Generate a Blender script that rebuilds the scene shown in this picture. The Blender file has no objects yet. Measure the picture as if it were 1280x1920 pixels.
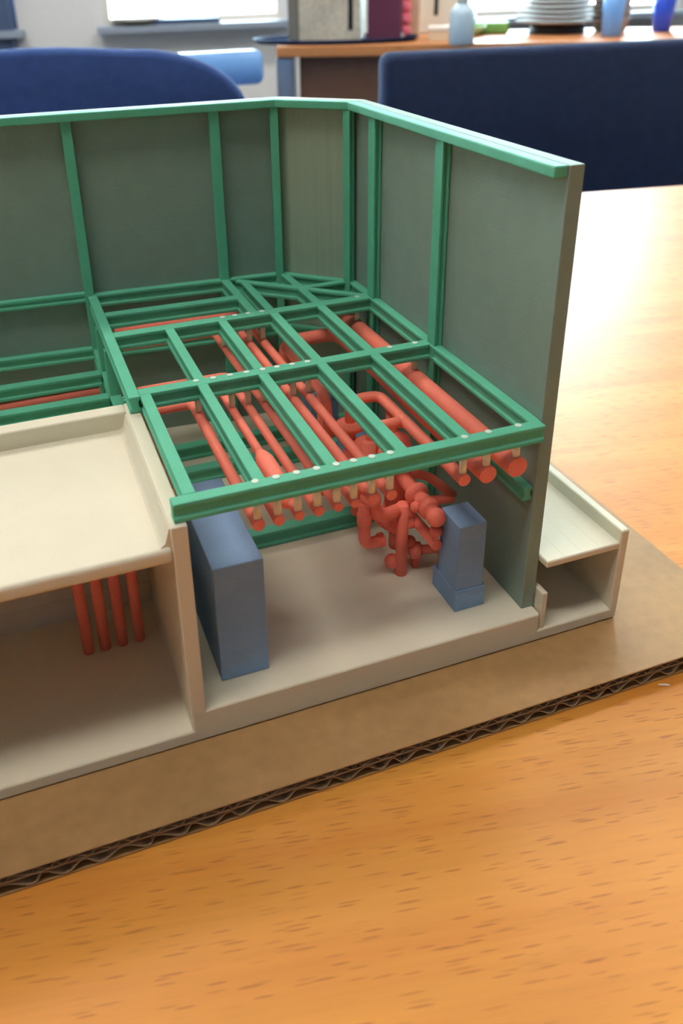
import bpy, bmesh, math, random
from mathutils import Vector, Matrix
R = math.radians
MM = 0.001
rnd = random.Random(7)
scene = bpy.context.scene
col = scene.collection

# ------------------------------------------------------------------ camera
cam = bpy.data.cameras.new('camera')
cam_o = bpy.data.objects.new('camera', cam); col.objects.link(cam_o)
yaw, pitch, roll = -0.325435948, 0.451376768, -0.0324889429
f_ = Vector((-math.sin(yaw)*math.cos(pitch), math.cos(yaw)*math.cos(pitch), -math.sin(pitch)))
r_ = Vector((math.cos(yaw), math.sin(yaw), 0)); u_ = r_.cross(f_)
r2 = r_*math.cos(roll)+u_*math.sin(roll); u2 = -r_*math.sin(roll)+u_*math.cos(roll)
m = Matrix((r2, u2, -f_)).transposed().to_4x4()
m.translation = Vector((-28.434722, -166.98279, 188.311910))*MM
cam_o.matrix_world = m
cam.sensor_fit = 'VERTICAL'; cam.sensor_height = 36.0; cam.sensor_width = 24.0
cam.lens = 1593.85976/1920*36
cam.shift_x = 88.08/1920; cam.shift_y = -241.32/1920
cam.clip_start = 0.01; cam.clip_end = 60
cam.dof.use_dof = True; cam.dof.focus_distance = 0.262; cam.dof.aperture_fstop = 19.0
scene.camera = cam_o

# ------------------------------------------------------------------ light of the place
w = bpy.data.worlds.new('sky'); scene.world = w; w.use_nodes = True
bg = w.node_tree.nodes['Background']
bg.inputs[0].default_value = (0.72, 0.93, 1.0, 1); bg.inputs[1].default_value = 50.0
LAMP = 17.2                       # strength of the ceiling lamp diffusers
LAMPS = [(-0.5, -0.35), (-0.7, 1.15), (1.1, 1.15), (2.9, 1.15), (1.1, 2.75), (-0.7, 2.75)]
scene.view_settings.view_transform = 'Standard'; scene.view_settings.look = 'None'
scene.view_settings.exposure = 0.0; scene.view_settings.gamma = 1.0
scene.view_settings.use_curve_mapping = False
scene.cycles.use_denoising = True
scene.cycles.max_bounces = 8; scene.cycles.diffuse_bounces = 5
scene.cycles.sample_clamp_indirect = 6

# ------------------------------------------------------------------ materials
def lin(c):
    f = lambda v: v/12.92 if v <= .04045 else ((v+.055)/1.055)**2.4
    return tuple(f(v/255) for v in c)+(1,)
def mat(name, rgb, rough=.6, spec=.3, metal=0, coat=0, grain=0.0, gscale=1500, layers=0, bump=0.0, bscale=2500, axis='Z', sss=0, gz=1.0):
    M = bpy.data.materials.new(name); M.use_nodes = True
    nt = M.node_tree; N = nt.nodes; L = nt.links; b = N['Principled BSDF']
    b.inputs['Roughness'].default_value = rough; b.inputs['Metallic'].default_value = metal
    b.inputs['Specular IOR Level'].default_value = spec; b.inputs['Coat Weight'].default_value = coat
    b.inputs['Coat Roughness'].default_value = .2
    c = lin(rgb); b.inputs['Base Color'].default_value = c
    if sss:
        b.inputs['Subsurface Weight'].default_value = sss
        b.inputs['Subsurface Radius'].default_value = (1, .8, .6); b.inputs['Subsurface Scale'].default_value = .002
    tc = N.new('ShaderNodeTexCoord')
    colout = None
    if grain:
        n = N.new('ShaderNodeTexNoise'); n.inputs['Scale'].default_value = gscale; n.inputs['Detail'].default_value = 3
        gm = N.new('ShaderNodeMapping'); gm.inputs['Scale'].default_value = (1, 1, gz); L.new(tc.outputs['Object'], gm.inputs[0])
        L.new(gm.outputs[0], n.inputs['Vector'])
        n2 = N.new('ShaderNodeTexNoise'); n2.inputs['Scale'].default_value = gscale/12; n2.inputs['Detail'].default_value = 2
        L.new(gm.outputs[0], n2.inputs['Vector'])
        av = N.new('ShaderNodeMath'); av.operation = 'ADD'; L.new(n.outputs[0], av.inputs[0]); L.new(n2.outputs[0], av.inputs[1])
        mr = N.new('ShaderNodeMapRange'); L.new(av.outputs[0], mr.inputs[0])
        mr.inputs[1].default_value = .7; mr.inputs[2].default_value = 1.3
        mr.inputs[3].default_value = 1-grain; mr.inputs[4].default_value = 1+grain
        h = N.new('ShaderNodeMix'); h.data_type = 'RGBA'; h.blend_type = 'MULTIPLY'; h.inputs[0].default_value = 1
        h.inputs[6].default_value = c
        L.new(mr.outputs[0], h.inputs[7]); L.new(h.outputs[2], b.inputs['Base Color'])
    if bump or layers:
        bp = N.new('ShaderNodeBump'); bp.inputs['Strength'].default_value = bump or .2; bp.inputs['Distance'].default_value = .0002
        n = N.new('ShaderNodeTexNoise'); n.inputs['Scale'].default_value = bscale; n.inputs['Detail'].default_value = 2
        L.new(tc.outputs['Object'], n.inputs['Vector'])
        hsrc = n.outputs[0]
        if layers:
            mp = N.new('ShaderNodeMapping'); s = [90.0, 90.0, 90.0]; s['XYZ'.index(axis)] = layers; mp.inputs['Scale'].default_value = s
            L.new(tc.outputs['Object'], mp.inputs[0])
            ln = N.new('ShaderNodeTexNoise'); ln.inputs['Scale'].default_value = 1; ln.inputs['Detail'].default_value = 2
            L.new(mp.outputs[0], ln.inputs['Vector'])
            ad = N.new('ShaderNodeMath'); ad.operation = 'MULTIPLY_ADD'; ad.inputs[1].default_value = 2.0
            L.new(ln.outputs[0], ad.inputs[0]); L.new(n.outputs[0], ad.inputs[2]); hsrc = ad.outputs[0]
        L.new(hsrc, bp.inputs['Height']); L.new(bp.outputs[0], b.inputs['Normal'])
    return M

M_green = mat('green_print', (94, 178, 146), rough=.62, spec=.25, grain=.07, bump=.35, bscale=3000)
M_panel = mat('grey_print', (132, 152, 141), rough=.65, spec=.18, grain=.05, bump=.18, bscale=3500, layers=1800)
M_panelv = mat('grey_print_reflections', (150, 164, 144), rough=.5, spec=.25, grain=.10, gscale=700, gz=.015, bump=.25, layers=900, axis='X')  # vertical streaks of reflected light painted into the chamfer panel's colour
M_white = mat('white_print', (221, 214, 193), rough=.7, spec=.2, grain=.02, bump=.3, bscale=2600)
M_red = mat('red_print', (240, 126, 106), rough=.6, spec=.25, grain=.06, bump=.4, bscale=3200)
M_blue = mat('blue_print', (132, 164, 200), rough=.65, spec=.25, grain=.05, bump=.5, layers=2200)
M_pin = mat('bone_print', (252, 248, 232), rough=.7, spec=.2, grain=.04, bump=.2)
M_dot = mat('white_dot_print', (205, 226, 214), rough=.6, spec=.2)
M_card = mat('kraft_paper', (158, 120, 76), rough=.55, spec=.35, grain=.12, gscale=260, bump=.15, bscale=900)
M_flute = mat('kraft_flute', (156, 128, 98), rough=.85, spec=.1, grain=.1, gscale=600)
M_wall = mat('painted_wall', (236, 236, 236), rough=.85, spec=.2, grain=.02, gscale=40)
M_ceil = mat('ceiling_tiles', (226, 224, 218), rough=.9, spec=.1, grain=.02, gscale=60)
M_floor = mat('grey_carpet', (88, 92, 100), rough=.95, spec=.1, grain=.2, gscale=300)
M_sill = mat('window_sill_paint', (150, 160, 176), rough=.5, grain=.02, gscale=50)
M_frame = mat('window_frame_paint', (70, 84, 112), rough=.5, grain=.02, gscale=50)
M_navy = mat('navy_fabric', (46, 68, 120), rough=.95, spec=.15, grain=.12, gscale=900, bump=.3, bscale=1800)
M_navy2 = mat('dark_navy_fabric', (40, 50, 78), rough=.95, spec=.15, grain=.12, gscale=900, bump=.3, bscale=1800)
M_black = mat('black_plastic', (28, 30, 34), rough=.5, grain=.03, gscale=80)
M_steel = mat('grey_metal', (150, 156, 162), rough=.35, metal=.8, grain=.03, gscale=80)
M_brown = mat('brown_laminate', (96, 66, 50), rough=.6, grain=.1, gscale=30)
M_sunblue = mat('sunlit_blue_plastic', (128, 184, 250), rough=.3, spec=.5, grain=.02, gscale=80)  # pale because the sunlit sheen on the blue back is in the colour
M_tray = mat('dark_tray', (30, 44, 78), rough=.75, spec=.15, grain=.02, gscale=80)
M_carton = mat('marbled_carton', (206, 198, 178), rough=.6, grain=.22, gscale=90)
M_cshade = mat('carton_shaded_side', (120, 116, 108), rough=.7, grain=.03, gscale=40)  # shade on the carton's left face, put into a darker colour
M_maroon = mat('maroon_card', (96, 44, 66), rough=.55, grain=.03, gscale=40)
M_pink = mat('pink_wrap', (240, 120, 140), rough=.4, grain=.12, gscale=60)
M_orange = mat('orange_wrap', (222, 120, 60), rough=.4, grain=.02, gscale=60)
M_plate = mat('white_china', (176, 172, 166), rough=.7, spec=.15, grain=.01, gscale=60)
M_greenb = mat('green_wrap', (118, 176, 96), rough=.5, grain=.2, gscale=40)
M_lgreen = mat('pale_green_glaze', (178, 226, 176), rough=.3, spec=.5, grain=.04, gscale=60)
M_cup1 = mat('sky_blue_plastic', (120, 178, 250), rough=.3, spec=.5, grain=.02, gscale=60)
M_cup2 = mat('royal_blue_plastic', (48, 84, 214), rough=.3, spec=.5, grain=.02, gscale=60)
M_bottle = mat('pale_blue_plastic', (196, 224, 244), rough=.25, spec=.5, grain=.02, gscale=60)
M_wbox = mat('white_card', (238, 234, 228), rough=.6, grain=.02, gscale=60)

def wood():
    M = bpy.data.materials.new('beech_veneer'); M.use_nodes = True
    nt = M.node_tree; N = nt.nodes; L = nt.links; b = N['Principled BSDF']
    tc = N.new('ShaderNodeTexCoord')
    def noise(sx, sy, det=3, dist=0.0):
        mp = N.new('ShaderNodeMapping'); mp.inputs['Scale'].default_value = (sx, sy, 1); mp.inputs['Rotation'].default_value = (0, 0, R(3.0))
        L.new(tc.outputs['Object'], mp.inputs[0])
        n = N.new('ShaderNodeTexNoise'); n.inputs['Scale'].default_value = 1; n.inputs['Detail'].default_value = det
        n.inputs['Distortion'].default_value = dist
        L.new(mp.outputs[0], n.inputs['Vector']); return n
    broad = noise(4, 46, 4, .4); fine = noise(24, 520, 3)
    cr = N.new('ShaderNodeValToRGB'); L.new(broad.outputs[0], cr.inputs[0])
    cr.color_ramp.elements[0].position = .3; cr.color_ramp.elements[0].color = lin((194, 119, 42))
    cr.color_ramp.elements[1].position = .72; cr.color_ramp.elements[1].color = lin((213, 145, 60))
    mf = N.new('ShaderNodeMapRange'); L.new(fine.outputs[0], mf.inputs[0])
    mf.inputs[1].default_value = .3; mf.inputs[2].default_value = .7; mf.inputs[3].default_value = .95; mf.inputs[4].default_value = 1.04
    mul = N.new('ShaderNodeMix'); mul.data_type = 'RGBA'; mul.blend_type = 'MULTIPLY'; mul.inputs[0].default_value = 1
    L.new(cr.outputs[0], mul.inputs[6]); L.new(mf.outputs[0], mul.inputs[7])
    # short dark medullary flecks of beech
    last = mul.outputs[2]
    for sx, sy, rad, keep, off in ((105, 900, .30, .42, 0), (70, 700, .26, .36, 3.7)):
        mp = N.new('ShaderNodeMapping'); mp.inputs['Scale'].default_value = (sx, sy, 1); mp.inputs['Location'].default_value = (off, off, 0)
        mp.inputs['Rotation'].default_value = (0, 0, R(-2.4 if off else -3.6))
        L.new(tc.outputs['Object'], mp.inputs[0])
        v = N.new('ShaderNodeTexVoronoi'); v.voronoi_dimensions = '2D'; v.inputs['Scale'].default_value = 1
        L.new(mp.outputs[0], v.inputs['Vector'])
        sp = N.new('ShaderNodeSeparateColor'); L.new(v.outputs['Color'], sp.inputs[0])
        a = N.new('ShaderNodeMapRange'); L.new(v.outputs['Distance'], a.inputs[0])
        a.inputs[1].default_value = rad*.5; a.inputs[2].default_value = rad; a.inputs[3].default_value = 1; a.inputs[4].default_value = 0
        k = N.new('ShaderNodeMath'); k.operation = 'LESS_THAN'; L.new(sp.outputs[0], k.inputs[0]); k.inputs[1].default_value = keep
        s1 = N.new('ShaderNodeMath'); s1.operation = 'MULTIPLY'; L.new(a.outputs[0], s1.inputs[0]); L.new(k.outputs[0], s1.inputs[1])
        s2 = N.new('ShaderNodeMath'); s2.operation = 'MULTIPLY'; L.new(s1.outputs[0], s2.inputs[0]); L.new(sp.outputs[1], s2.inputs[1])
        s3 = N.new('ShaderNodeMath'); s3.operation = 'MULTIPLY'; L.new(s2.outputs[0], s3.inputs[0]); s3.inputs[1].default_value = .6
        mx = N.new('ShaderNodeMix'); mx.data_type = 'RGBA'
        L.new(s3.outputs[0], mx.inputs[0]); L.new(last, mx.inputs[6]); mx.inputs[7].default_value = lin((146, 80, 28))
        last = mx.outputs[2]
    L.new(last, b.inputs['Base Color'])
    b.inputs['Roughness'].default_value = .5; b.inputs['Specular IOR Level'].default_value = .25
    b.inputs['Coat Weight'].default_value = .2; b.inputs['Coat Roughness'].default_value = .34
    return M
M_wood = wood()
M_edge = mat('beech_edge', (186, 122, 74), rough=.5, grain=.08, gscale=60)
def emis(name, rgb, s):
    M = bpy.data.materials.new(name); M.use_nodes = True; N = M.node_tree.nodes
    b = N['Principled BSDF']; b.inputs['Base Color'].default_value = (.8, .8, .8, 1)
    b.inputs['Emission Color'].default_value = rgb+(1,); b.inputs['Emission Strength'].default_value = s
    return M
M_lamp = emis('lamp_diffuser', (1.0, .945, .86), LAMP)
def glass():
    M = bpy.data.materials.new('window_glass'); M.use_nodes = True; nt = M.node_tree; N = nt.nodes; L = nt.links
    N.remove(N['Principled BSDF']); out = N['Material Output']
    t = N.new('ShaderNodeBsdfTransparent'); t.inputs[0].default_value = (.93, .97, .98, 1)
    g = N.new('ShaderNodeBsdfGlossy'); g.inputs['Roughness'].default_value = .02
    fr = N.new('ShaderNodeFresnel'); fr.inputs[0].default_value = 1.45
    mx = N.new('ShaderNodeMixShader'); L.new(fr.outputs[0], mx.inputs[0]); L.new(t.outputs[0], mx.inputs[1]); L.new(g.outputs[0], mx.inputs[2])
    L.new(mx.outputs[0], out.inputs[0]); return M
M_glass = glass()

# ------------------------------------------------------------------ mesh helpers (all in mm)
class MB:
    def __init__(s): s.v = []; s.f = []; s.sm = []
    def add(s, vs, fs, smooth=False):
        o = len(s.v); s.v += [Vector(p) for p in vs]; s.f += [tuple(i+o for i in f) for f in fs]; s.sm += [smooth]*len(fs); return s
    def box(s, x0, x1, y0, y1, z0, z1):
        return s.add([(x, y, z) for z in (z0, z1) for y in (y0, y1) for x in (x0, x1)],
                     [(0, 2, 3, 1), (4, 5, 7, 6), (0, 1, 5, 4), (2, 6, 7, 3), (0, 4, 6, 2), (1, 3, 7, 5)])
    def prism(s, poly, frm, a, b):
        """extrude a counter-clockwise 2D polygon; frm(p,q,t)->xyz with t from a to b"""
        n = len(poly); vs = [frm(p, q, a) for p, q in poly]+[frm(p, q, b) for p, q in poly]
        return s.add(vs, [tuple(range(n))[::-1], tuple(range(n, 2*n))]+[(i, (i+1) % n, n+(i+1) % n, n+i) for i in range(n)])
    def tube(s, pts, r, n=16, bend=None, cap=True):
        pts = [Vector(p) for p in pts]; bend = bend or 1.6*r
        path = [pts[0]]
        for a, b, c in zip(pts, pts[1:], pts[2:]):
            d1 = (a-b); d2 = (c-b); k = min(bend, d1.length*.49, d2.length*.49)
            p, q = b+d1.normalized()*k, b+d2.normalized()*k
            for t in range(7):
                t /= 6; path.append(p*(1-t)**2+b*2*t*(1-t)+q*t*t)
        path.append(pts[-1])
        rad = r if callable(r) else (lambda i: r)
        rings = []; prev = None
        for i, p in enumerate(path):
            d = (path[min(i+1, len(path)-1)]-path[max(i-1, 0)]).normalized()
            ref = prev if prev is not None else (Vector((0, 0, 1)) if abs(d.z) < .9 else Vector((1, 0, 0)))
            x = (ref-d*ref.dot(d)).normalized(); y = d.cross(x); prev = x
            rings.append([p+(x*math.cos(2*math.pi*k/n)+y*math.sin(2*math.pi*k/n))*r for k in range(n)])
        vs = [v for g in rings for v in g]
        s.add(vs, [(i*n+k, i*n+(k+1) % n, (i+1)*n+(k+1) % n, (i+1)*n+k) for i in range(len(rings)-1) for k in range(n)], True)
        if cap:
            s.add(rings[0], [tuple(range(n))[::-1]]); s.add(rings[-1], [tuple(range(n))])
        return s
    def lathe(s, prof, c, ax=(0, 0, 1), n=24, cap=True):
        """prof = [(radius, distance along axis)]"""
        c = Vector(c); d = Vector(ax).normalized(); ref = Vector((0, 0, 1)) if abs(d.z) < .9 else Vector((1, 0, 0))
        x = (ref-d*ref.dot(d)).normalized(); y = d.cross(x)
        vs = [c+d*h+(x*math.cos(2*math.pi*k/n)+y*math.sin(2*math.pi*k/n))*r for r, h in prof for k in range(n)]
        s.add(vs, [(i*n+k, i*n+(k+1) % n, (i+1)*n+(k+1) % n, (i+1)*n+k) for i in range(len(prof)-1) for k in range(n)], True)
        if cap:
            s.add(vs[:n], [tuple(range(n))[::-1]]); s.add(vs[-n:], [tuple(range(n))])
        return s
    def ball(s, c, r, ax=(0, 0, 1), n=20, k=10):
        return s.lathe([(max(r*math.sin(math.pi*i/k), .01), -r*math.cos(math.pi*i/k)) for i in range(k+1)], c, ax, n)
    def build(s, name, M, parent=None, bevel=0, seg=2, org=None):
        o0 = Vector(org) if org is not None else (Vector(parent['_o']) if parent is not None and '_o' in parent else Vector((0, 0, 0)))
        me = bpy.data.meshes.new(name)
        me.from_pydata([tuple((v-o0)*MM) for v in s.v], [], s.f)
        me.polygons.foreach_set('use_smooth', s.sm)
        bm = bmesh.new(); bm.from_mesh(me); bmesh.ops.remove_doubles(bm, verts=bm.verts, dist=1e-7)
        bmesh.ops.recalc_face_normals(bm, faces=bm.faces); bm.to_mesh(me); bm.free()
        me.materials.append(M)
        o = bpy.data.objects.new(name, me); col.objects.link(o)
        if parent is not None:
            o.parent = parent; o['_o'] = tuple(o0)
        else:
            o.location = o0*MM
        if bevel:
            b = o.modifiers.new('bevel', 'BEVEL'); b.width = bevel*MM; b.segments = seg; b.limit_method = 'ANGLE'; b.angle_limit = R(50)
            b.use_clamp_overlap = True
            if seg > 1:
                me.polygons.foreach_set('use_smooth', [True]*len(me.polygons))
                wn = o.modifiers.new('normals', 'WEIGHTED_NORMAL'); wn.keep_sharp = False
        return o
def thing(name, label, cat, loc, group=None):
    o = bpy.data.objects.new(name, None); col.objects.link(o); o.location = Vector(loc)*MM; o.empty_display_size = .01
    o['label'] = label; o['category'] = cat; o['_o'] = tuple(float(c) for c in loc)
    if group: o['group'] = group
    return o
def tag(o, label, cat, group=None):
    o['label'] = label; o['category'] = cat
    if group: o['group'] = group
    return o
def struct(o): o['kind'] = 'structure'; return o
def copy_tree(o, parent=None):
    c = o.copy(); col.objects.link(c)
    if parent is not None: c.parent = parent
    for ch in list(o.children): copy_tree(ch, c)
    return c

# room frame: turned against the model, as the table is
TH = R(-9.8); UX, UY = math.cos(TH), math.sin(TH)
def rf(u, v, z=0): return Vector((u*UX-v*UY, u*UY+v*UX, z))
class RB(MB):
    """boxes given in the room frame (u, v, z)"""
    def rbox(s, u0, u1, v0, v1, z0, z1):
        return s.add([rf(u, v, z) for z in (z0, z1) for v in (v0, v1) for u in (u0, u1)],
                     [(0, 2, 3, 1), (4, 5, 7, 6), (0, 1, 5, 4), (2, 6, 7, 3), (0, 4, 6, 2), (1, 3, 7, 5)])
ZF, ZC, ZT = -747.0, 1960.0, -6.9        # floor, ceiling, table top
U0, U1, V0, V1 = -2600, 4200, -2600, 4300

# ------------------------------------------------------------------ room shell
struct(RB().rbox(U0, U1, V0, V1, ZF-60, ZF).build('floor', M_floor))
struct(RB().rbox(U0, U1, V0, V1, ZC, ZC+60).build('ceiling', M_ceil))
struct(RB().rbox(U0-80, U0, V0, V1, ZF, ZC).build('wall_left', M_wall))
struct(RB().rbox(U1, U1+80, V0, V1, ZF, ZC).build('wall_right', M_wall))
struct(RB().rbox(U0, U1, V0-80, V0, ZF, ZC).build('wall_front', mat('low_bounce_dark_wall', (70, 72, 82), rough=.8, grain=.02, gscale=40)))  # unseen wall, coloured dark to hold back fill light from the front
WIN = [(-1900, -560, -20), (-160, 700, -20), (1620, 2800, -50)]     # u0, u1, sill height
ZW = 1720
wb = RB(); us = [U0]
for a, b, s in WIN:
    wb.rbox(us[-1], a, V1, V1+160, ZF, ZC); wb.rbox(a, b, V1, V1+160, ZF, s); wb.rbox(a, b, V1, V1+160, ZW, ZC); us.append(b)
wb.rbox(us[-1], U1, V1, V1+160, ZF, ZC)
struct(wb.build('wall_back', M_wall))
for i, (a, b, s) in enumerate(WIN):
    t = bpy.data.objects.new('window_%d' % (i+1), None); col.objects.link(t); o0 = rf((a+b)/2, V1, s); t.location = o0*MM; t['_o'] = tuple(o0); t['kind'] = 'structure'
    fw = 28
    fr = RB(); fr.rbox(a, a+fw, V1+40, V1+110, s, ZW); fr.rbox(b-fw, b, V1+40, V1+110, s, ZW)
    fr.rbox(a+fw, b-fw, V1+40, V1+110, s, s+fw); fr.rbox(a+fw, b-fw, V1+40, V1+110, ZW-fw, ZW)
    fr.build('window_frame', M_frame if i == 0 else M_wbox, t)
    RB().rbox(a+fw, b-fw, V1+70, V1+76, s+fw, ZW-fw).build('pane', M_glass, t)
    RB().rbox(a-30, b+30, V1-130, V1+40, s-32, s-1).build('window_sill', M_sill, t, 4)
# dark blue column of the first window's frame, seen at the left
struct(RB().rbox(-668, -575, V1-90, V1-2, ZF, ZC).build('trim_1', M_frame))
# radiators under the windows
def radiator(u0, u1, z0, z1, label):
    t = thing('radiator', label, 'radiator', rf((u0+u1)/2, V1-90, ZF))
    b = RB(); n = int((u1-u0)/60)
    for k in range(n): b.rbox(u0+60*k+4, u0+60*k+56, V1-85, V1-25, z0, z1)
    b.build('fins', M_sill, t, 8)
    RB().rbox(u0, u1, V1-74, V1-36, z0+20, z0+44).build('pipe_rail', M_sill, t)
    for u in (u0+60, u1-90): RB().rbox(u, u+30, V1-70, V1-40, ZF, z0+22).build('leg', M_sill, t)
    return t
radiator(1700, 2700, -640, -130, 'pale grey ribbed radiator under the window behind the blue cups')

# ceiling lamps
for k, (u, v) in enumerate(LAMPS):
    c = rf(u*1000, v*1000, ZC)
    t = thing('ceiling_lamp', 'long white glowing ceiling lamp, %s' % ('over the near side of the table', 'beyond the left end of the table', 'beyond the right end of the table', 'nearest the right wall', 'above the far table', 'nearest the window wall, left')[k], 'lamp', c, 'ceiling lamps')
    b = RB(); U, V = u*1000, v*1000
    b.rbox(U-620, U+620, V-165, V-150, ZC-60, ZC-.5); b.rbox(U-620, U+620, V+150, V+165, ZC-60, ZC-.5)
    b.rbox(U-620, U-605, V-150, V+150, ZC-60, ZC-.5); b.rbox(U+605, U+620, V-150, V+150, ZC-60, ZC-.5)
    b.build('housing', M_wbox, t)
    RB().rbox(U-604, U+604, V-149, V+149, ZC-52, ZC-44).build('diffuser', M_lamp, t)

# ------------------------------------------------------------------ meeting table
t = thing('meeting_table', 'long beech veneered meeting table carrying the cardboard and the printed model', 'table', rf(100, 0, ZF))
TU0, TU1, TV0, TV1 = -1000, 1300, -520, 576
o = MB().box(TU0, TU1, TV0, TV1, -26, 0).build('tabletop', M_wood, None, 4, 3)
o.parent = t; o.location = (Vector((0, 0, ZT))-Vector(t['_o']))*MM; o.rotation_euler = (0, 0, TH)
b = RB(); b.rbox(TU0+80, TU1-80, TV0+90, TV0+115, ZT-100, ZT-26.5); b.rbox(TU0+80, TU1-80, TV1-115, TV1-90, ZT-100, ZT-26.5)
b.build('apron', M_steel, t)
for u in (TU0+90, TU1-150):
    for v in (TV0+90, TV1-150):
        RB().rbox(u, u+60, v, v+60, ZF, ZT-101).build('leg', M_steel, t, 4)

# ------------------------------------------------------------------ cardboard sheet
CX0, CX1, CY0, CY1, CZ = -135, 170.2, -21.5, 205, -6.76
t = thing('cardboard_sheet', 'brown double wall cardboard sheet lying under the printed model', 'cardboard', (20, 80, CZ))
MB().box(CX0, CX1, CY0, CY1, -.55, -.02).build('top_liner', M_card, t, .2, 1)
MB().box(CX0, CX1, CY0+.3, CY1, -2.95, -2.55).build('middle_liner', M_flute, t)
MB().box(CX0, CX1, CY0+.2, CY1, CZ, CZ+.45).build('bottom_liner', M_card, t)
def flute(z0, z1, pitch, th, jit, y0):
    n = int((CX1-CX0)/pitch*8); top = []
    ph = 0.0; x = CX0
    k0 = 0
    pts = []
    while x < CX1:
        p = pitch*(1+rnd.uniform(-jit, jit)); a = (z1-z0)/2*rnd.uniform(.9, 1.0); sk = rnd.uniform(-.12, .30)*p
        for j in range(8):
            q = j/8; zz = math.cos(2*math.pi*q)
            pts.append((x+q*p+sk*math.sin(math.pi*q), (z0+z1)/2+a*math.copysign(abs(zz)**.75, zz)))
        x += p
    pts = [p for p in pts if p[0] < CX1]
    b = MB(); n = len(pts)
    vs = []
    for y in (y0, CY1-.5):
        vs += [(x, y, z+th/2) for x, z in pts]+[(x, y, z-th/2) for x, z in pts]
    fs = []
    for i in range(n-1):
        fs += [(i, i+1, 2*n+i+1, 2*n+i), (n+i+1, n+i, 3*n+i, 3*n+i+1), (i+1, i, n+i, n+i+1), (2*n+i, 2*n+i+1, 3*n+i+1, 3*n+i)]
    b.add(vs, fs, False); return b
flute(-2.42, -.68, 5.2, .22, .12, CY0+.15).build('flute', M_flute, t)
flute(CZ+.58, -3.08, 8.6, .24, .14, CY0+.25).build('flute', M_flute, t)

# ------------------------------------------------------------------ white printed building
XL = -128
ZB, ZL, ZR0, ZR1, ZP, ZD = 10.62, 4.28, 60.5, 64.9, 70.7, 76.1
t = thing('white_building_base', 'cream white printed building base with two floors, a roofed room and a side gallery', 'model', (0, 0, 0))
WB = t
p = [(XL, .02), (133.1, .02), (133.1, ZL), (104.3, ZL), (104.3, ZB), (-4.06, ZB), (-4.06, ZL), (XL, ZL)]
MB().prism(p, lambda a, c, q: (a, q, c), 0, 168).build('base_slab', M_white, t, .8, 3)
MB().box(-4.1, 0, 0, 70, ZB-1.2, ZP).build('partition_wall', M_white, t, .45, 3)
MB().box(XL, -4.0, 0, 66, ZR0, ZR1).build('roof', M_white, t, 1.3, 4)
MB().box(XL, -4.0, 64.5, 70, ZR0, ZP).build('rear_parapet', M_white, t, .7, 3)
# sloping fillet along the inside of the partition parapet, with a rounded front
p = [(-4.0, ZR1-.3), (-4.0, ZP-.6), (-4.5, ZP-.9), (-5.6, ZR1+.9), (-7.0, ZR1-.02), (-7.0, ZR1-.3)]
MB().prism(p, lambda a, c, s: (a, s, c), 1.2, 64.6).build('fillet', M_white, t, .3, 2)
MB().box(XL, -4.0, 59.5, 66, ZL-.5, ZR0+.5).build('rear_wall', M_white, t)
p = [(57.6, ZL-.3), (57.6, 9.2), (59.6, 11.2), (59.6, ZL-.3)]
MB().prism(p, lambda a, c, s: (s, a, c), XL, -4.0).build('wall_ledge', M_white, t, .3, 2)
# right-hand gallery
MB().box(130.3, 133.14, -.04, 160, 2.0, 34.0).build('gallery_wall', M_white, t, .6, 3)
MB().box(104.7, 130.6, .3, 160, 27.2, 29.6).build('gallery_shelf', M_white, t, .6, 3)
MB().box(104.75, 106.6, .5, 160, ZL-.5, 17.6).build('step_wall', M_white, t, .4, 3)
for k in (1, 2, 3):      # faint print seams proud of the shelf
    MB().box(104.8+6.2*k, 105.0+6.2*k, 1.2, 159, 29.4, 29.63).build('print_seam', M_white, t)
MB().box(XL, XL+4, 0, 70, ZL-.5, ZP).build('end_wall', M_white, t, .45, 2)

# ------------------------------------------------------------------ grey enclosure panels
def yb(x): return 161.4-.07*(x+2)          # inner face of the back panel
XP, TPK, ZTOP = 100.0, 4.35, 144.9
t = thing('enclosure_screen', 'dull grey-green printed panel screen standing around the green frame', 'panel', (60, 120, ZB))
def slab(poly, z0, z1, name='wall_panel', M=None, bevel=.25):
    return MB().prism(poly, lambda a, b, s: (a, b, s), z0, z1).build(name, M or M_panel, t, bevel, 2)
xc, yc = 100.0, 133.2                       # right wall meets chamfer, inner
xk = 76.3; yk = yb(xk)
slab([(XP+.03, 4.0), (XP+TPK, 4.0), (XP+TPK, yc+1.5), (XP+.03, yc)], ZB+.02, ZTOP)
dx, dy = (xk-xc), (yk-yc); ln = math.hypot(dx, dy); nx, ny = dy/ln, -dx/ln
if nx+ny < 0: nx, ny = -nx, -ny
slab([(xc+.03, yc+.05), (xc+TPK, yc+1.55), (xk+nx*TPK+.6, yk+ny*TPK), (xk+.05, yk+.05)], ZB+.02, ZTOP, M=M_panelv)
slab([(xk-.05, yk+.05), (xk+nx*TPK+.5, yk+ny*TPK), (xk+.6, yb(xk)+TPK), (XL, yb(XL)+TPK), (XL, yb(XL))], ZB+.02, ZTOP)

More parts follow.
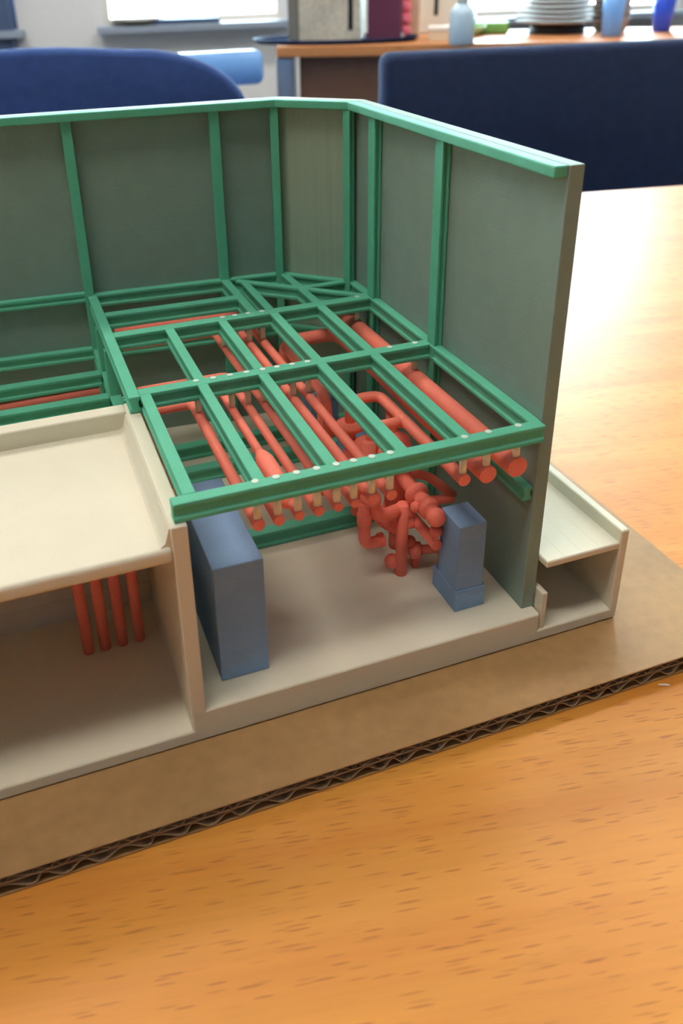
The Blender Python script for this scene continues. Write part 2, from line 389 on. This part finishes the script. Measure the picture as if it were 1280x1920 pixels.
# ------------------------------------------------------------------ green steel frame
t = thing('steel_frame', 'green printed frame of beams and posts forming an open deck inside the grey screen', 'frame', (50, 80, ZB))
FR = t
FT, RC = 1.25, .55
def iprof(w_, h, ft=FT, rc=RC):
    a, b = w_/2, h/2
    return [(-a, -b), (a, -b), (a, -b+ft), (a-rc, -b+ft+.25), (a-rc, b-ft-.25), (a, b-ft), (a, b), (-a, b), (-a, b-ft), (-a+rc, b-ft-.25), (-a+rc, -b+ft+.25), (-a, -b+ft)]
def beam(x0, y0, x1, y1, w_, ztop=ZD, h=5.3, name='deck_beam', bevel=.28):
    d = Vector((x1-x0, y1-y0, 0)); L = d.length; d.normalize(); n = Vector((-d.y, d.x, 0)); c = Vector((x0, y0, ztop-h/2))
    return MB().prism(iprof(w_, h), lambda a, b, s: c+d*s-n*a+Vector((0, 0, b)), 0, L).build(name, M_green, t, bevel, 2)
# transverse beams of the upper deck
beam(-2.9, 3.2, 99.6, 3.2, 3.7)
beam(.3, 65.0, 97.0, 65.0, 4.4, ZD-.02)
beam(.3, 113.5, 97.0, 113.5, 4.6, ZD-.02)
beam(.3, 134.9, 50.5, 133.2, 4.2, ZD-.03)
# longitudinal beams
beam(2.0, 5.2, 2.0, 62.9, 3.3, ZD-.04)
for x in (19.6, 38.9, 58.4, 76.9):
    beam(x, 4.9, x, 62.9, 3.2, ZD-.04); beam(x, 67.1, x, 111.3, 3.2, ZD-.04)
beam(98.3, 4.9, 98.3, 132.0, 3.2, ZD-.03)
beam(-1.4, 61.8, -1.4, 157.0, 3.5, ZD+.03)
beam(51.7, 115.7, 51.7, 155.6, 3.3, ZD-.04)
beam(58.3, 115.7, 58.3, 150.6, 3.1, ZD-.04)
beam(77.0, 115.7, 76.4, 152.0, 3.1, ZD-.05)
beam(56.0, 152.5, 97.8, 114.0, 3.0, ZD-.06)
beam(77.5, 133.4, 98.0, 133.8, 2.9, ZD-.05)
# beams along the walls: deck level, lower level, floor level
def backbeam(x0, x1, zt, h, w_=3.2, name='wall_beam'):
    return beam(x0, yb(x0)-w_/2-.05, x1, yb(x1)-w_/2-.05, w_, zt, h, name)
backbeam(-1, xk-1, ZD-.05, 5.2, 3.4)
backbeam(XL, -2, ZD+1.0, 4.0, 2.6)
backbeam(XL, xk-2, 53.6, 5.0, 3.2)
off = 1.75
beam(xk-nx*off, yk-ny*off, xc-nx*off, yc-ny*off, 3.2, ZD-.04, 5.2, 'wall_beam')
beam(xk-nx*off, yk-ny*off, xc-nx*off, yc-ny*off, 3.2, 53.5, 5.0, 'wall_beam')
beam(98.4, 4.6, 98.4, 132.0, 3.1, 54.6, 4.4, 'wall_beam')
# lower deck at the left
for yc_, w_ in ((134.7, 4.3), (113.3, 4.5), (90.0, 4.2)):
    beam(XL, yc_+.045*45, -4.2, yc_+.1, w_, 53.5, 5.2, 'lower_deck_beam')
beam(-2.0, 72, -2.0, 157, 4.0, 53.6, 5.2, 'lower_deck_beam')
for x in (-45, -90):
    beam(x, 74, x, 158, 3.2, 53.4, 5.0, 'lower_deck_beam')
# floor-level beams
for yc_, x1 in ((64.4, 80), (113.0, 97), (131.5, 97)):
    beam(.3, yc_, x1, yc_, 4.6, 16.6, 5.9, 'floor_beam')
# posts
def post(x, y, z0, z1, ang, wd=4.6, dp=2.95):
    c, s = math.cos(ang), math.sin(ang)
    # section: depth runs along the wall normal, width along the wall
    P = iprof(wd, dp, .85, .75)
    return MB().prism(P, lambda a, b, q: (x+a*c-b*s, y+a*s+b*c, q), z0, z1).build('post', M_green, t, .2, 2)
for x in (-89, -46, -2.2, 51.8):
    post(x, yb(x)-1.55, ZB+.02, 142.2, -.07, 3.7)
post(75.0, yb(75.0)-2.3, ZB+.02, 142.2, -.35, 3.2)
post(97.0, 132.6, ZB+.02, 142.0, R(-65), 3.4)
post(98.45, 112.0, ZB+.02, 142.2, R(90), 5.4)
post(98.45, 62.9, ZB+.02, 142.2, R(90), 4.9)
for x in (-2.0,):
    post(x, 135.5, ZB+.02, 70.9, 0, 3.6); post(x, 113.5, ZB+.02, 70.9, 0, 3.6)
    post(x, 73.0, ZB+.02, 70.9, 0, 3.4)
# top rail
def rail(pts):
    for (x0, y0), (x1, y1) in zip(pts, pts[1:]):
        d = Vector((x1-x0, y1-y0, 0)); L = d.length; d.normalize(); n = Vector((-d.y, d.x, 0)); c = Vector((x0, y0, 143.5))
        a, b = 2.0, 1.45
        MB().prism([(-a, -b), (a, -b), (a, b), (-a, b)], lambda p, q, s: c+d*s-n*p+Vector((0, 0, q)), -.6, L+.6).build('top_rail', M_green, t, .45, 3)
ro = 2.05
rail([(98.0-.05, 4.9), (98.0-.05, yc-1.0)])
rail([(xc-nx*ro-.3, yc-ny*ro), (xk-nx*ro, yk-ny*ro-.2)])
rail([(xk-2.0, yb(xk)-ro-.3), (XL+.7, yb(XL)-ro-.3)])

# ------------------------------------------------------------------ red pipes hung under the deck
ZPIP = 64.0
PIPES = [  # x, r, path beyond, pin stations
    (18.3, 1.62, [(18.3, 74.5, 64), (4.5, 74.5, 64)], (4.0, 65.6)),
    (23.7, 1.5, [(23.7, 79.8, 64), (5, 79.8, 64)], (4.0, 65.6)),
    (29.1, 1.32, [(29.1, 85.2, 64), (5, 85.2, 64)], (4.0, 65.6)),
    (34.4, 1.38, [(34.4, 90.6, 64), (3.4, 90.6, 64)], (4.0, 65.6)),
    (39.7, 1.26, [(39.7, 129.5, 64), (5, 129.5, 64)], (4.0, 65.6, 114.2)),
    (44.4, 1.28, [(44.4, 134.2, 64), (5, 134.2, 64)], (4.0, 65.6, 114.2)),
    (49.5, 1.5, [(49.5, 139.4, 64), (5, 139.4, 64)], (4.0, 65.6, 114.2)),
    (54.7, 1.52, [(54.7, 145.6, 64), (4.3, 145.6, 64)], (4.0, 65.6, 114.2)),
    (76.3, 1.8, [(76.3, 58, 63.5), (66.2, 58, 63.5), (66.2, 58, 46)], (4.0,)),
    (83.5, 2.6, [(83.5, 112, 63.5), (62.5, 112, 63.5), (62.5, 112, 40)], (4.0, 65.6)),
    (92.7, 3.05, [(92.7, 130, 63.7)], (4.0, 65.6, 114.2)),
]
LABELS = [
 'red pipe hanging nearest the white room, first from left under the front beam',
 'second red pipe from left under the front beam, plain and straight',
 'third red pipe from left under the front beam, with a fat sleeve near its end',
 'fourth red pipe from left under the front beam, bending left behind the middle beam',
 'fifth red pipe from left under the front beam, thin, running on to the back beam',
 'sixth red pipe from left under the front beam, running below a long deck beam',
 'seventh red pipe from left under the front beam, left one of a bright pair',
 'eighth red pipe from left under the front beam, right one of a bright pair',
 'red pipe with a side branch and an elbow, third from right under the front beam',
 'thick red pipe with a large round end, second from right under the front beam',
 'thickest red pipe, hanging beside the grey right panel']
for k, (x, r, path, pins) in enumerate(PIPES):
    zc = 64.0 if k < 8 else (63.4, 63.5, 63.7)[k-8]
    t = thing('hanging_pipe', LABELS[k], 'pipe', (x, 3, zc-r), 'red pipes hung under the green deck')
    MB().tube([(x, 2.6, zc)]+path, r, 20, 2.2*r).build('pipe_run', M_red, t)
    if k == 2:
        MB().lathe([(r*.98, 8.5), (2.7, 10.5), (2.75, 31), (2.3, 33.5), (r*.98, 37)], (x, 0, zc), (0, 1, 0), 20).build('sleeve', M_red, t)
    if k == 8:
        MB().ball((x-.5, 39, zc), 2.15, (0, 1, 0)).build('tee_fitting', M_red, t)
        MB().tube([(x, 39, zc), (65.0, 39, zc), (65.0, 37.5, 45)], 1.75, 18, 3.6).build('branch_pipe', M_red, t)
    for y in pins:
        top = 70.72
        pin = MB().lathe([(1.0, 0), (1.0, top-(zc+r*.93))], (x, y, zc+r*.93), (0, 0, 1), 12).build('hanger_pin', M_pin, t)
        yd = y+.15
        MB().lathe([(1.0, 0), (1.0, .12), (.8, .2)], (x, yd, ZD+.005), (0, 0, 1), 12).build('pin_head', M_dot, pin)
# other thin red runs
def run(label, pts, r, group=None):
    o = MB().tube(pts, r, 16).build('pipe_run', M_red, None, org=pts[0]); o.name = 'red_pipe_run'
    return tag(o, label, 'pipe', group)
run('thin red pipe along the outside of the white room wall', [(2.2, 9, 66.8), (2.2, 66.5, 66.8)], 1.15)
run('long red pipe below the lower left deck', [(XL+2, 139, 45.8), (-5.5, 133.2, 45.8)], 2.1)
for k, x in enumerate((-26.8, -21.7, -16.5, -11.2)):
    t = MB().tube([(x, 41, ZL+.02), (x, 41, ZR0-.05)], 1.62, 18).build('riser_pipe', M_red, None, org=(x, 41, ZL))
    tag(t, ['leftmost of the four red riser pipes inside the white room', 'second from left of the four red riser pipes inside the white room',
            'third from left of the four red riser pipes inside the white room', 'rightmost of the four red riser pipes inside the white room'][k], 'pipe', 'riser pipes in the white room')

# ------------------------------------------------------------------ blue cabinets
def cabinet(label, x0, x1, y0, y1, z1, plinth=None):
    t = thing('blue_cabinet', label, 'cabinet', ((x0+x1)/2, (y0+y1)/2, ZB+.02), 'blue cabinets on the model floor')
    z0 = ZB+.02
    if plinth:
        d = plinth[1]; MB().box(x0-.35, x1+d, y0-.35, y1+2.6, z0, z0+plinth[0]).build('plinth', M_blue, t, .3, 2); z0 += plinth[0]
    MB().box(x0, x1, y0, y1, z0, z1).build('body', M_blue, t, .35, 2)
    return t
cabinet('large tall blue cabinet standing beside the white room wall', 6.6, 20.5, 8.4, 51.5, 49.2)
cabinet('blue cabinet on a wider plinth beside the valve cluster and grey right panel', 80.7, 89.7, 10.4, 21.9, 41.5, (7.6, 1.0))
cabinet('low blue cabinet behind the valve cluster, seen down through the deck', 81.5, 91.5, 92, 108, 26.5)
cabinet('blue cabinet deepest under the deck, glimpsed right of the bright pipe pair', 74, 86, 117, 128, 32)

# ------------------------------------------------------------------ red valve and pump cluster
t = thing('valve_cluster', 'tangled red cluster of valves, flanges and pipes standing on the model floor', 'pump', (73.5, 33, ZB))
def P(name, b): return b.build(name, M_red, t)
P('main_riser', MB().tube([(73.5, 33, ZB+.05), (73.5, 33, 37.6)], 1.95, 20))
P('foot_elbow', MB().ball((71.3, 35.2, 14.6), 2.5))
P('cross_pipe', MB().tube([(73.5, 33.5, 35.6), (64.6, 33.5, 34.2), (63.2, 33.5, 43)], 2.05, 18, 4))
P('flange', MB().lathe([(2.0, -.2), (3.3, 0), (3.3, 2.0), (2.0, 2.4)], (62.9, 34, 40.4)))
P('left_riser', MB().tube([(62.9, 34.5, 42.5), (63.5, 37, 60)], 2.0, 18))
P('loop_pipe', MB().tube([(60.6, 33.5, 41), (60.6, 33.5, 25.2), (67.2, 34.5, 24.6)], 1.9, 18, 4.5))
P('flange', MB().lathe([(1.9, -.3), (2.35, 0), (2.35, 3.6), (1.9, 4)], (60.6, 33.5, 33.2)))
P('flange', MB().lathe([(1.9, 0), (2.4, .3), (2.4, 1.6), (1.2, 2.2)], (66.0, 34.5, 24.6), (1, .1, 0)))
P('valve_pipe', MB().tube([(77.4, 62, 44), (78.0, 45, 40.6), (78.0, 20, 40)], 2.3, 20, 4))
P('valve_flange', MB().lathe([(2.2, 0), (3.7, .7), (3.9, 2.6), (2.8, 3.6)], (78.0, 30.6, 40.4), (0, 1, 0)))
P('valve_body', MB().ball((78.0, 28.2, 40.2), 2.75))
P('valve_knob', MB().ball((74.9, 27.3, 39.6), 1.75))
P('valve_flange', MB().lathe([(2.2, 0), (3.4, .5), (3.5, 2.4), (2.2, 3.2)], (78.0, 22.9, 40.2), (0, 1, 0)))
P('valve_end', MB().ball((78.0, 20.0, 39.8), 3.0))
P('drain_flange', MB().lathe([(.9, -3.5), (.9, -1.0), (1.9, -.8), (1.9, .8), (1.1, 1.2)], (78.6, 20.6, 34.3)))
P('lower_pipe', MB().tube([(78.7, 19.6, 29.4), (78.7, 47, 29.4)], 1.72, 18))
P('lower_tee', MB().tube([(73.5, 33, 29.4), (78.7, 33, 29.4)], 1.6, 16))
P('pump_volute', MB().lathe([(1.2, -2.4), (2.7, -1.7), (2.9, 0), (2.7, 1.7), (1.2, 2.4)], (79.3, 34.5, 17.2), (.9, -.35, .1)))
P('pump_motor', MB().ball((77.6, 35.5, 20.6), 2.0))
P('pump_outlet', MB().tube([(79.3, 34.5, 17.4), (87, 30.5, 18.6), (87.5, 30.5, ZB+.1)], 1.5, 16, 3))
P('pump_foot', MB().box(78.2, 80.6, 33.6, 36, ZB+.03, 15.4))
P('bypass_pipe', MB().tube([(78, 46, 40.5), (86.5, 42, 40), (95.4, 40, 31)], 1.55, 16, 4))
P('bypass_pipe', MB().tube([(78.5, 44, 30), (88, 41, 30.4), (95.2, 39.5, 30.2)], 1.5, 16, 4))
P('rear_run', MB().tube([(61.6, 109, 62.5), (61.0, 66, 62), (61, 64, 48)], 1.7, 16, 4))
P('rear_riser', MB().tube([(67.6, 86.5, 60), (67.6, 86.5, ZB+.1)], 2.1, 18))
P('rear_riser', MB().tube([(78.5, 52, 61), (78.5, 52, 24), (73, 50, 20)], 2.2, 18, 4))
P('rear_riser', MB().tube([(66.2, 58, 45.6), (66.2, 58, 26), (72, 52, 22)], 2.1, 18, 4))
P('rear_flange', MB().lathe([(2.1, 0), (4.6, .6), (4.6, 2.4), (2.1, 3)], (66.2, 58, 53)))
P('vessel', MB().lathe([(1.2, 16.5), (3.4, 18), (4.2, 21), (4.2, 50), (3.4, 53), (1.2, 54.5)], (78.5, 47.0, 0)))
P('vessel_foot', MB().lathe([(2.6, ZB+.05), (2.6, 17.2)], (78.5, 47.0, 0)))
P('vessel_pipe', MB().tube([(78, 47, 44), (64, 44, 43.5), (62.5, 44, 30)], 2.0, 18, 4))
P('reducer', MB().lathe([(2.0, 0), (4.1, 5), (4.1, 7.5), (2.0, 9)], (69.0, 51.5, 43.5)))
P('rear_pipe', MB().tube([(67.6, 86.5, 34), (66.5, 66, 30), (70, 54, 28)], 2.4, 18, 5))
P('rear_tee', MB().tube([(69.0, 51.5, 45), (69.0, 51.5, 30), (69, 40, 28), (73.5, 34, 27)], 2.0, 16, 4))
P('rear_flange', MB().lathe([(2.1, 0), (3.6, .5), (3.6, 2.2), (2.1, 2.8)], (78.5, 52, 47)))

# ------------------------------------------------------------------ chairs behind the table
def rounded_back(w_, h, r_top, curve, th, n=14, arc=0.0):
    """upholstered shell of a chair back: local x across, y = thickness, z up; the top edge bulges by `arc`"""
    out = []
    def corner(cx, cz, a0, a1, rr):
        for i in range(n+1):
            a = a0+(a1-a0)*i/n; out.append((cx+rr[0]*math.cos(a), cz+rr[1]*math.sin(a)))
    hw = w_/2
    corner(hw-20, 20, -math.pi/2, 0, (20, 20)); corner(hw-r_top[0], h-r_top[1], 0, math.pi/2, r_top)
    if arc:
        for i in range(1, n): out.append(((hw-r_top[0])*(1-2*i/n), h+arc*math.sin(math.pi*i/n)))
    corner(-hw+r_top[0], h-r_top[1], math.pi/2, math.pi, r_top); corner(-hw+20, 20, math.pi, 1.5*math.pi, (20, 20))
    vs = []; N = len(out)
    lay = [(-th/2, .965), (-th/2+8, .99), (0, 1), (th/2-8, .99), (th/2, .965)]
    for y, s in lay:
        for x, z in out:
            zz = h/2+(z-h/2)*s; xx = x*s
            vs.append((xx, y+curve*((xx/hw)**2), zz))
    fs = [tuple(range(N))[::-1], tuple(range((len(lay)-1)*N, len(lay)*N))]
    for L in range(len(lay)-1):
        fs += [(L*N+i, L*N+(i+1) % N, (L+1)*N+(i+1) % N, (L+1)*N+i) for i in range(N)]
    return vs, fs
def chair(label, u, v, rot, M, w_=430, ztop=135, zbot=-230, r_top=(120, 70), arc=10, th=46, curve=-22, Mleg=None, Mseat=None):
    o0 = rf(u, v, ZF); t = thing('meeting_chair', label, 'chair', o0, None)
    c, s = math.cos(TH+rot), math.sin(TH+rot)
    def tr(p): return o0+Vector((p[0]*c-p[1]*s, p[0]*s+p[1]*c, p[2]))
    H = ztop-ZF; B = zbot-ZF
    vs, fs = rounded_back(w_, H-B-arc, r_top, curve, th, arc=arc)
    MB().add([tr((x, y, z+B)) for x, y, z in vs], fs, True).build('backrest', M, t)
    vs, fs = rounded_back(w_+20, 430, (70, 70), 0, 60)
    MB().add([tr((x, z+20, y+430)) for x, y, z in vs], fs, True).build('seat', Mseat or M, t)
    ML = Mleg or M_black
    for sx in (-1, 1):
        MB().tube([tr((sx*(w_/2-40), -22, H-120)), tr((sx*(w_/2-40), -30, 440)), tr((sx*(w_/2-20), -60, 2))], 11, 10, 30).build('leg', ML, t)
        MB().tube([tr((sx*(w_/2-30), 60, 398)), tr((sx*(w_/2-30), 400, 398)), tr((sx*(w_/2-20), 440, 2))], 11, 10, 30).build('leg', ML, t)
    return t

chair('blue upholstered chair with a rounded top behind the long green back rail', -119, 850, math.pi, M_navy, 474, 122, -270, (132, 78), 6)
chair('dark navy square topped chair beyond the far table edge, behind the right panel', 556, 1010, math.pi, M_navy2, 480, 87, -300, (14, 14), 0, 50, -4)
chair('blue chair with its back coloured sunlit pale in front of the window wall, left of the table with plates', 118, 2010, R(186), M_sunblue, 350, 20, -60, (26, 22), 0, 30, -6, M_steel, M_navy)

# ------------------------------------------------------------------ far table with crockery
TA = TH+R(-20); TD = Vector((math.cos(TA), math.sin(TA), 0)); TN = Vector((-TD.y, TD.x, 0)); TO = rf(383, 2432, 0)
def tf(a, b, z): return TO+TD*a+TN*b+Vector((0, 0, z))
def tbox(mb, a0, a1, b0, b1, z0, z1):
    return mb.add([tf(a, b, z) for z in (z0, z1) for b in (b0, b1) for a in (a0, a1)],
                  [(0, 2, 3, 1), (4, 5, 7, 6), (0, 1, 5, 4), (2, 6, 7, 3), (0, 4, 6, 2), (1, 3, 7, 5)])
TBZ = -6.0
t = thing('serving_table', 'wood edged far table holding plates, cups and boxes, with a brown front panel', 'table', tf(800, 250, ZF))
tbox(MB(), 0, 1800, 0, 520, TBZ-30, TBZ).build('tabletop', M_edge, t, 3, 2)
tbox(MB(), 60, 1740, 40, 60, TBZ-420, TBZ-31).build('front_panel', M_brown, t, 2, 1)
for a in (-4, 1745):
    for b in (10, 455):
        tbox(MB(), a, a+52, b, b+52, ZF, TBZ-31).build('leg', M_steel, t, 4)
def on(a, b): return tf(a, b, TBZ+.2)
def inv(u, v):      # room frame point to table frame
    p = rf(u, v, 0)-TO; return p.dot(TD), p.dot(TN)
# tray
a, b = 150, 150
c0 = on(a, b)
o = MB(); n = 40; prof = [(0.0, 0), (.94, 0), (1.0, 10), (1.0, 13), (.95, 13), (.92, 4), (0.0, 3)]
vs = []
for r_, h in prof:
    for k in range(n):
        q = 2*math.pi*k/n; vs.append(c0+TD*(250*r_*math.cos(q))+TN*(140*r_*math.sin(q))+Vector((0, 0, h)))
o.add(vs, [(i*n+k, i*n+(k+1) % n, (i+1)*n+(k+1) % n, (i+1)*n+k) for i in range(len(prof)-1) for k in range(n)], True)
tag(o.build('serving_tray', M_tray, None, org=c0), 'dark navy oval tray on the left end of the far table', 'tray')
# marbled carton with its shaded side painted dark and a dark strip, on the tray
t = thing('carton', 'tall marbled beige carton standing on the dark tray', 'box', tf(110, 150, TBZ+4.4))
def cb(mb, a0, a1, b0, b1, z0, z1): return tbox(mb, a0, a1, b0, b1, TBZ+4.4+z0, TBZ+4.4+z1)
cb(MB(), 52, 232, 92, 240, 0, 250).build('carton_body', M_carton, t, 2, 2)
cb(MB(), 20, 51.5, 92, 240, 0, 250).build('carton_shaded_side', M_cshade, t, 1, 1)
cb(MB(), 198, 212, 90.6, 91.9, 30, 248).build('dark_strip', M_black, t)
t = thing('tea_box', 'dark maroon tea box standing at the right end of the dark tray', 'box', tf(300, 160, TBZ+4.4))
cb(MB(), 252, 350, 112, 190, 0, 210).build('box_body', M_maroon, t, 2, 2)
cb(MB(), 252, 350, 112, 190, 210.1, 216).build('lid', M_maroon, t, 1, 1)
def obj_at(u, v): return inv(u, v)
# pink packet
a, b = inv(782, 2520)
t = thing('sweet_packet', 'pink and orange upright packet right of the maroon box', 'packet', tf(a, b, TBZ))
for k in range(6):
    MB().ball(tf(a+8, b, TBZ+20+k*34), 21).build('pink_lump', M_pink, t)
tbox(MB(), a-20, a-13, b-12, b+12, TBZ+.2, TBZ+210).build('orange_edge', M_orange, t, 1, 1)
a, b = inv(748, 2440)
tag(MB().lathe([(6, 0), (17, 4), (19, 15), (13, 22), (1, 24)], tf(a, b, TBZ+.2)).build('sugar_pot', M_plate, None, org=tf(a, b, TBZ)), 'small white pot in front of the pink packet', 'pot')
# beige box, white card box
a, b = inv(812, 2580)
t = thing('storage_box', 'pale beige box standing upright behind the white carton', 'box', tf(a, b, TBZ))
tbox(MB(), a-26, a+40, b-30, b+30, TBZ+.2, TBZ+230).build('box_body', mat('beige_card', (206, 186, 160), rough=.7, grain=.05, gscale=30), t, 2, 2)
tbox(MB(), a-27, a+41, b-31, b+31, TBZ+231, TBZ+246).build('lid', M_wbox, t, 2, 2)
a, b = inv(922, 2690)
t = thing('white_dispenser', 'tall white dispenser with a dark slot behind the pale blue bottle', 'dispenser', tf(a, b, TBZ))
tbox(MB(), a-42, a+105, b-30, b+60, TBZ+.2, TBZ+260).build('dispenser_body', M_wbox, t, 6, 3)
tbox(MB(), a+16, a+28, b-33, b-30.3, TBZ+55, TBZ+120).build('dark_slot', M_black, t, 1, 1)
a, b = inv(860, 2380)
t = thing('napkin_box', 'low white box with a bright top, left of the pale blue bottle', 'box', tf(a, b, TBZ))
tbox(MB(), a-36, a+40, b-35, b+35, TBZ+.2, TBZ+26).build('box_body', mat('cream_card', (226, 208, 178), rough=.7, grain=.03, gscale=30), t, 2, 2)
tbox(MB(), a-38, a+42, b-37, b+37, TBZ+26.2, TBZ+40).build('lid', M_wbox, t, 3, 2)
# bottle
a, b = inv(862, 2215)
t = thing('water_bottle', 'pale blue squat bottle near the front edge of the far table', 'bottle', tf(a, b, TBZ))
MB().lathe([(30, 0), (34, 4), (34, 72), (30, 88), (18, 100), (15, 104)], tf(a, b, TBZ+.2)).build('bottle_body', M_bottle, t)
MB().lathe([(16.5, 0), (16.5, 16), (14, 18)], tf(a, b, TBZ+104.4)).build('cap', M_wbox, t)
# green bowl and packet
a, b = inv(995, 2520)
tag(MB().lathe([(26, 0), (30, 3), (52, 26), (50, 28), (28, 6), (.5, 5)], tf(a, b, TBZ+.2)).build('green_bowl', M_lgreen, None, org=tf(a, b, TBZ)), 'pale green shallow bowl right of the pale blue bottle', 'bowl')
a, b = inv(1090, 2570)
o = MB(); tbox(o, a-58, a+50, b-40, b+30, TBZ+.2, TBZ+34)
tag(o.build('green_packet', M_greenb, None, 9, 3, org=tf(a, b, TBZ)), 'leafy green soft packet left of the plate stack', 'packet')
# plates on a dark stand
a, b = inv(1262, 2480)
tag(MB().lathe([(84, 0), (84, 3), (80, 22), (78, 24)], tf(a, b, TBZ+.2), n=32).build('cake_stand', M_black, None, org=tf(a, b, TBZ)), 'dark round stand under the stack of white plates', 'stand')
zp = TBZ+24.6; first = None
NP = 7
for k in range(NP):
    p = tf(a, b, zp+k*13.6)
    lab = 'lowest white plate of the stack on the dark stand' if k == 0 else 'topmost white plate of the stack on the dark stand' if k == NP-1 else 'white plate, %s from the bottom of the stack on the dark stand' % ('', 'second', 'third', 'fourth', 'fifth', 'sixth', '')[k]
    if first is None:
        first = MB().lathe([(60, 0), (72, 1), (118, 8), (124, 8.6), (124.5, 12.4), (121, 13.0), (70, 3.0), (.5, 2.6)], p, n=36).build('plate', M_plate, None, org=p); o = first
    else:
        o = first.copy(); col.objects.link(o); o.location = p*MM
    tag(o, lab, 'plate', 'plates in the stack on the far table')
# small white cups by the plates
for k, (u, v) in enumerate(((1415, 2395), (1408, 2470))):
    a, b = inv(u, v)
    for j in range(3):
        p = tf(a, b, TBZ+.3+j*27)
        o = MB().lathe([(20, 0), (24, 2), (34, 34), (36, 40), (33.5, 40), (23, 5), (.5, 4)], p).build('cup', M_plate, None, org=p)
        tag(o, ['lowest', 'middle', 'topmost'][j]+' white cup of the '+['front', 'rear'][k]+' cup stack right of the plates', 'cup', 'stacked white cups')
# plastic beakers
for u, v, M, lab, r0, r1 in ((1325, 2262, M_cup1, 'sky blue plastic beaker standing right of the plate stack', 27, 33), (1532, 2350, M_cup2, 'royal blue tapered plastic beaker, right of the sky blue one', 25, 37)):
    a, b = inv(u, v); p = tf(a, b, TBZ+.2)
    tag(MB().lathe([(r0-2, 0), (r0, 2), (r1, 150), (r1-2.5, 150), (r0-2.5, 6), (.5, 5)], p, n=28).build('beaker', M, None, org=p), lab, 'beaker')
# things on the far sill
p = rf(210, V1-70, -20)
o = RB(); o.rbox(70, 380, V1-100, V1-40, -20.6, 2)
tag(o.build('sill_tray', M_frame, None, 4, 2, org=p), 'dark flat tray lying on the far window sill', 'tray')
o = MB().lathe([(40, 0), (60, 3), (130, 26), (126, 28), (50, 6), (.5, 5)], rf(-10, V1-20, -20.6)); 
o2 = o.build('white_dish', M_plate, None, org=rf(-10, V1-20, -20)); o2.location.y -= .0
tag(o2, 'white wide dish on the left end of the far window sill', 'dish')
p = (133.5, -23.4, ZT)
b = MB(); b.add([(p[0]+x, p[1]+y, ZT+z) for x, y, z in ((-1.6, .5, .05), (-.4, -.1, .05), (1.5, -.9, .05), (1.6, -.5, .05), (.2, .5, .05), (-1.4, .9, .05), (-.4, .1, .45), (.5, -.1, .4))],
                [(0, 1, 6), (1, 2, 7), (1, 7, 6), (2, 3, 7), (3, 4, 7), (4, 6, 7), (4, 5, 6), (5, 0, 6), (5, 4, 3, 2, 1, 0)])
tag(b.build('paper_crumb', M_wbox, None, org=p), 'tiny white paper crumb lying on the table right of the cardboard', 'crumb')
# ------------------------------------------------------------------ tidy
for o in bpy.data.objects:
    if '_o' in o: del o['_o']
bpy.context.view_layer.update()
